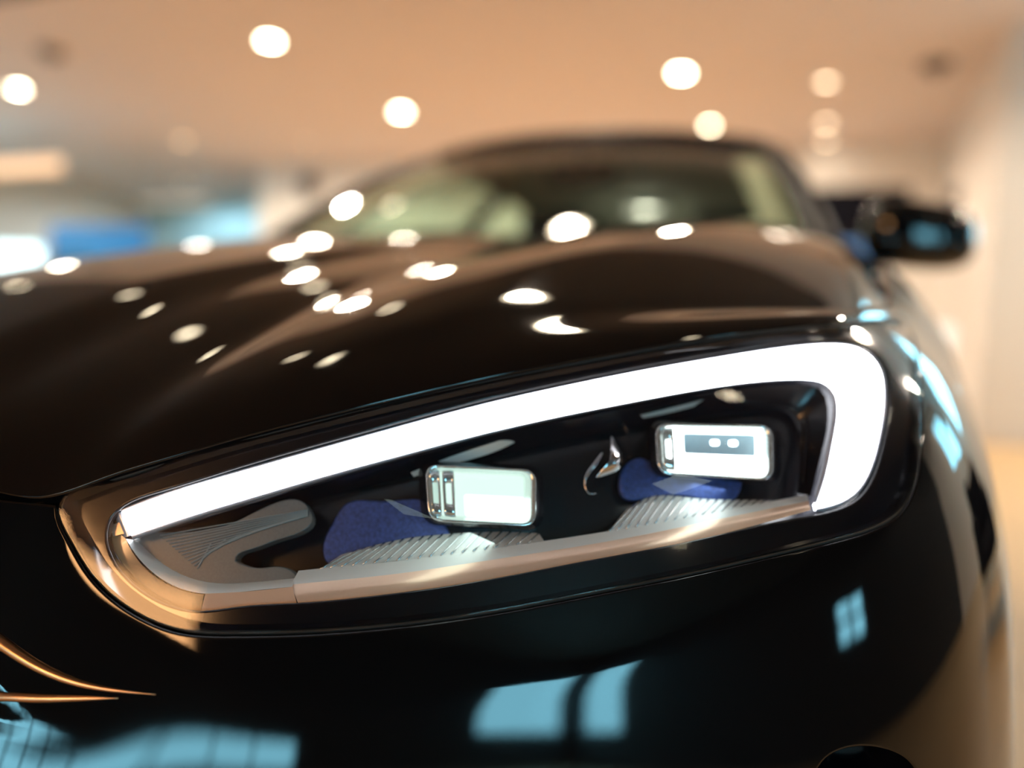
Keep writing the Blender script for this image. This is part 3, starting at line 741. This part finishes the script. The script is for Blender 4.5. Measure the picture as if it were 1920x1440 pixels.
# door mirror
def door_mirror():
    ctr = at_y(1722, 442, 1.55)
    bm = bmesh.new(); bmesh.ops.create_uvsphere(bm, u_segments=40, v_segments=24, radius=1)
    for v in bm.verts:
        x, y, z = v.co
        sx = np.sign(x)*abs(x)**.62; sz = np.sign(z)*abs(z)**.70; yy = np.sign(y)*abs(y)**.8
        taper = 1-.10*sx if z < 0 else 1-.04*sx
        v.co = Vector((ctr[0]+.112*sx, ctr[1]+yy*(.075 if y < 0 else .035)+.02*sx, ctr[2]+.072*sz*taper-.012*sx))
    me = bpy.data.meshes.new('door_mirror'); bm.to_mesh(me); bm.free(); me.polygons.foreach_set('use_smooth', [True]*len(me.polygons))
    mo = link('door_mirror', me, M_PAINT, car)
    tube('mirror_arm', [(.80, 1.56, .955), (.87, 1.56, .955), (ctr[0]-.06, 1.555, ctr[2]-.045)], [.035, .028, .03], M_GLOSSBLACK, mo, 12, flat=.6)
    box('mirror_glass', (ctr[0]-.09, ctr[1]+.036, ctr[2]-.04), (ctr[0]+.085, ctr[1]+.040, ctr[2]+.045), M_CHROME, mo, .0015, 1)
door_mirror()

# ================================================================== CEILING LAMPS
M_LAMP = emitter('lamp_warm', (1.0, .84, .58), 55.0)
M_LAMPDIM = emitter('lamp_dim', (1.0, .70, .42), 5.0)
M_RING = mat('lamp_ring', (.75, .68, .6), .4)
GRP = 'round downlights of the showroom ceiling'
def downlight(x, y, label, r=.11, m=M_LAMP):
    e = empty('ceiling_downlight', (x, y, CZ)); tag(e, label, 'ceiling light', GRP)
    disc('lamp', (0, 0, -.012), (0, 0, -1), r, m, e, 28, -.004 if False else .004)
    lathe('trim_ring', (0, 0, 0), (0, 0, -1), [(r, .006), (r+.005, .016), (r+.03, .014), (r+.034, 0)], M_RING, e, 28)
    return e
def lamp_spot(x, y, p):
    la = bpy.data.lights.new('lamp_beam', 'SPOT'); la.energy = p; la.color = (1.0, .86, .68); la.spot_size = radians(168); la.spot_blend = .35; la.shadow_soft_size = .08
    lo = bpy.data.objects.new('lamp_beam', la); COL.objects.link(lo); lo.location = (x, y, CZ-.03)
SPOT = 330
VIS = [((506, 78), 'largest bright ceiling downlight, above left of the black car', .075, 0), ((34, 168), 'bright ceiling downlight at the far left edge', .075, 0),
       ((752, 211), 'bright ceiling downlight straight above the left windscreen pillar', .075, 0), ((1277, 138), 'bright ceiling downlight above the car roof', .075, 0),
       ((1331, 236), 'ceiling downlight just over the edge of the car roof', .05, 0), ((343, 265), 'faint ceiling downlight left above the white wall', .08, 1),
       ((1170, 252), 'faint ceiling downlight half hidden by the car roof', .08, 1), ((1549, 155), 'faint ceiling downlight, topmost of the column beside the roof', .06, 2),
       ((1549, 232), 'ceiling downlight, middle of the column right of the roof', .06, 2), ((1549, 265), 'ceiling downlight, lowest of the column right of the roof', .06, 2)]
M_LAMPMID = emitter('lamp_mid', (1.0, .78, .52), 9.0)
for p, lab, r, k in VIS:
    q = at_z(*p, CZ-.016); downlight(q[0], q[1], lab, r, (M_LAMP, M_LAMPDIM, M_LAMPMID)[k])
    lamp_spot(q[0], q[1], (SPOT*(.5 if p[0] < 100 else 1), SPOT*.6, SPOT*.02)[k])
for x, y, lab in ((-9.5, 1.6, 'added round downlight over the empty floor left of the car'), (-13.5, 1.0, 'added round downlight beside the tall left wall window'), (-5.5, .2, 'added round downlight between the car and the left floor'),
                  (4.8, 5.6, 'added round downlight before the corner window right of the car'), (-12, -3.5, 'added round downlight in the front left corner of the showroom'), (-7, -3.5, 'added round downlight near the long low front window'), (3.8, 1.5, 'added round downlight over the floor right of the car door')):
    lamp_spot(x, y, SPOT*(.45 if x < 0 else .8)); downlight(x, y, lab, .06)  # extra downlights out of view, added to light the room
la = bpy.data.lights.new('lamp_beam', 'SPOT'); la.energy = 380; la.color = (.80, .95, 1.0); la.spot_size = radians(170); la.spot_blend = .3; la.shadow_soft_size = .08  # cool lamp added to brighten the far teal wall
lo = bpy.data.objects.new('lamp_beam', la); COL.objects.link(lo); lo.location = (-12.8, 12.4, CZ-.03)
downlight(-12.8, 12.4, 'cool white downlight added to brighten the far left recess behind the white wall', .05, M_LAMPMID)
lamp_spot(-7.2, 9.6, 260); downlight(-7.2, 9.6, 'small dim downlight added to wash the white back wall', .03, M_LAMPDIM)  # lamp added to brighten the white back wall
# lamp added inside the cabin to brighten its trim
dl = box('cabin_fill_lamp', (-.09, 2.85, 1.300), (.09, 2.97, 1.318), mat('cabin_fill_lens', (.8, .8, .75), .4), car, .006)
la = bpy.data.lights.new('cabin_fill_light', 'POINT'); la.energy = 1.2; la.color = (1, .95, .80); la.shadow_soft_size = .03
lo = bpy.data.objects.new('cabin_fill_light', la); COL.objects.link(lo); lo.location = (0, 2.91, 1.26); lo.parent = dl
# dark fittings of the ceiling
def sensor(p, label):
    q = at_z(*p, CZ); e = empty('ceiling_sensor', (q[0], q[1], CZ)); tag(e, label, 'ceiling sensor')
    lathe('base', (0, 0, 0), (0, 0, -1), [(.15, 0), (.15, .03), (.12, .05), (.0005, .055)], MATS['sensor_grey'], e, 24)
    lathe('dome', (0, 0, -.05), (0, 0, -1), [(.07, 0), (.06, .035), (.03, .055), (.0005, .06)], MATS['sensor_grey'], e, 24)
mat('sensor_grey', (.10, .08, .07), .5)
sensor((95, 95), 'dark round ceiling sensor at the upper left'); sensor((1755, 120), 'dark round ceiling sensor by the right wall')
# lamps over and in front of the car, seen as reflections in its paint
M_LAMPF = emitter('lamp_front', (1.0, .84, .58), 40.0)
for x, y, r, lab in ((-.48, 2.63, .13, 'large round downlight mirrored as the big spot in the windscreen'), (-2.78, 2.18, .06, 'round downlight mirrored on the left of the hood'), (-2.94, 4.06, .06, 'round downlight mirrored in the middle of the hood'),
                (-7.0, 4.0, .06, 'round downlight mirrored at the hood\'s far left edge'), (-1.42, 1.07, .06, 'round downlight mirrored as a streak on the hood crease'),
                (2.66, -.42, .06, 'round downlight mirrored inside the headlight above the right projector'),
                (1.06, 1.27, .04, 'round downlight mirrored on the hood edge above the lamp'), (2.96, 4.4, .04, 'round downlight mirrored at the outer hood corner'),
                (4.2, -3.0, .04, 'round downlight mirrored on the bumper swage line')):
    downlight(x, y, lab, r, M_LAMPF)
lamp_spot(-.48, 2.63, 160); lamp_spot(2.96, 4.4, SPOT)
# glowing orange wall panel
gp = empty('wall_lamp', (-1.6, YF, 2.55)); tag(gp, 'glowing orange wall panel mirrored in the inner end of the headlight', 'wall lamp')
box('diffuser', (-1.6, .03, 0), (1.46, .06, .82), M_GLOWP, gp); box('backing', (-1.65, 0, -.05), (1.51, .03, .87), M_FRAME, gp)
# hanging strip lights at the left
def strip_light(p0, p1, y, hgt, label, m):
    a, b = at_y(*p0, y), at_y(*p1, y); c = (a+b)/2
    e = empty('strip_light', tuple(c)); tag(e, label, 'strip light'); L = abs(b[0]-a[0])/2
    box('diffuser', (-L, -.05, -hgt/2), (L, .05, hgt/2), m, e, .02); box('body', (-L, -.06, hgt/2), (L, .06, hgt/2+.05), M_FRAME, e)
    for q in (-L*.8, L*.8): tube('suspension_wire', [(q, 0, hgt/2+.05), (q, 0, CZ-c[2])], .006, M_FRAME, e, 6)
strip_light((-160, 322), (112, 308), 8.0, .20, 'broad glowing peach strip light hanging at the left edge', M_STRIP)
strip_light((262, 384), (392, 374), 9.5, .10, 'thin dim strip light left of the white wall', emitter('glow_dim', (1, .82, .6), .5))
# blue board, bright lamp box at the left
def board(name, px, y, th, m, label, cat, stand=True):
    (u0, v0), (u1, v1) = px; a = at_y(u0, v1, y); b = at_y(u1, v0, y)
    e = empty(name, ((a[0]+b[0])/2, y, 0)); tag(e, label, cat); hw = abs(b[0]-a[0])/2; z0, z1 = min(a[2], b[2]), max(a[2], b[2])
    box('panel', (-hw, -th/2, z0), (hw, th/2, z1), m, e, .01); box('frame', (-hw-.04, th/2, max(z0-.04, .03)), (hw+.04, th/2+.03, z1+.04), M_FRAME, e)
    for q in (-hw*.7, hw*.7): tube('leg', [(q, th/2+.05, 0), (q, th/2+.05, z0+.3)], .025, M_FRAME, e, 8)
    return e
board('display_board', ((95, 425), (275, 640)), 9.0, .08, mat('board_blue', (.03, .22, .60), .4), 'bright blue display board behind the hood at the left', 'board')
board('light_box', ((-60, 462), (72, 560)), 8.4, .12, emitter('lightbox_white', (.75, .97, 1.0), 3.0), 'glowing white light box at the left edge above the hood', 'light box')
# screen behind the door mirror
sp = at_y(1615, 352, 9.0); e = empty('display_screen', (sp[0], 9.0, 0)); tag(e, 'black display screen with a blue strip behind the door mirror', 'screen')
z0 = at_y(1615, 500, 9.0)[2]; zt = sp[2]
box('screen', (-.54, -.04, z0+.28), (.50, .04, zt), mat('screen_black', (.004, .004, .008), .8, 0, .1), e, .01)
box('strip', (-.50, -.04, z0), (.42, .04, z0+.27), mat('strip_blue', (.05, .20, .55), .5), e, .01)
for q in (-.3, .25): tube('leg', [(q, .02, 0), (q, .02, z0+.1)], .03, M_FRAME, e, 8)
lathe('foot', (0, .02, 0), (0, 0, 1), [(.4, 0), (.4, .02), (.0005, .025)], M_FRAME, e, 24)
# white pedestal lamp below the mirror, wall speaker on the white wall, wall fitting at right
q = at_y(1765, 560, 6.0); e = empty('lamp_pedestal', (q[0], 6.0, 0)); tag(e, 'white glowing pedestal lamp beyond the fender under the door mirror', 'lamp')
lathe('shade', (0, 0, 0), (0, 0, 1), [(.09, .55), (.10, .58), (.10, .92), (.085, .95), (.0005, .95)], emitter('pedestal_glow', (1, .93, .80), 1.3), e, 24)
lathe('base', (0, 0, 0), (0, 0, 1), [(.14, 0), (.14, .03), (.03, .05), (.03, .55), (.09, .55)], M_RING, e, 24)
q = at_y(583, 352, 11.2); e = empty('wall_speaker', (q[0], 11.2, q[2])); tag(e, 'small dark oval speaker on the white back wall', 'speaker')
lathe('body', (0, 0, 0), (0, -1, 0), [(.20, 0), (.20, .10), (.16, .16), (.0005, .17)], mat('speaker_brown', (.10, .07, .07), .6), e, 24); lathe('grille', (0, 0, 0), (0, -1, 0), [(.12, .165), (.10, .185), (.0005, .19)], M_RUBBER, e, 20)
q = at_x(1798, 368, 1.96); e = empty('wall_sensor', (1.96, q[1], q[2])); tag(e, 'small grey fitting on the right wall above the mirror', 'sensor')
lathe('body', (0, 0, 0), (-1, 0, 0), [(.10, 0), (.10, .05), (.07, .09), (.0005, .10)], MATS['sensor_grey'], e, 20); lathe('cap', (0, 0, 0), (-1, 0, 0), [(.05, .095), (.04, .12), (.0005, .125)], M_RUBBER, e, 16)

# dark armchairs right of the car, mirrored in its fender
M_CHAIR = mat('chair_fabric', (.010, .010, .016), .85, 0, .2, noise=(40, .3))
M_CHLEG = mat('chair_leg', (.02, .02, .02), .4, .5)
def armchair(x, y, rz, label):
    e = empty('armchair', (x, y, 0)); e.rotation_euler = (0, 0, rz); tag(e, label, 'armchair', 'armchairs beside the car')
    box('seat', (-.30, -.30, .30), (.30, .28, .46), M_CHAIR, e, .05, 3)
    box('backrest', (-.34, .22, .30), (.34, .36, .92), M_CHAIR, e, .06, 3)
    for q in (-1, 1):
        box('armrest', (q*.34-.06, -.30, .30), (q*.34+.06, .30, .66), M_CHAIR, e, .05, 3)
        tube('leg', [(q*.30, -.26, .32), (q*.30, -.28, .03), (q*.30, -.24, .012), (q*.30, .26, .012), (q*.30, .30, .03), (q*.30, .28, .32)], .012, M_CHLEG, e, 10)
armchair(2.75, 2.75, -.7, 'dark armchair nearest the car, mirrored in the fender')
armchair(3.7, 3.9, -.5, 'dark armchair farther from the car by the corner window')
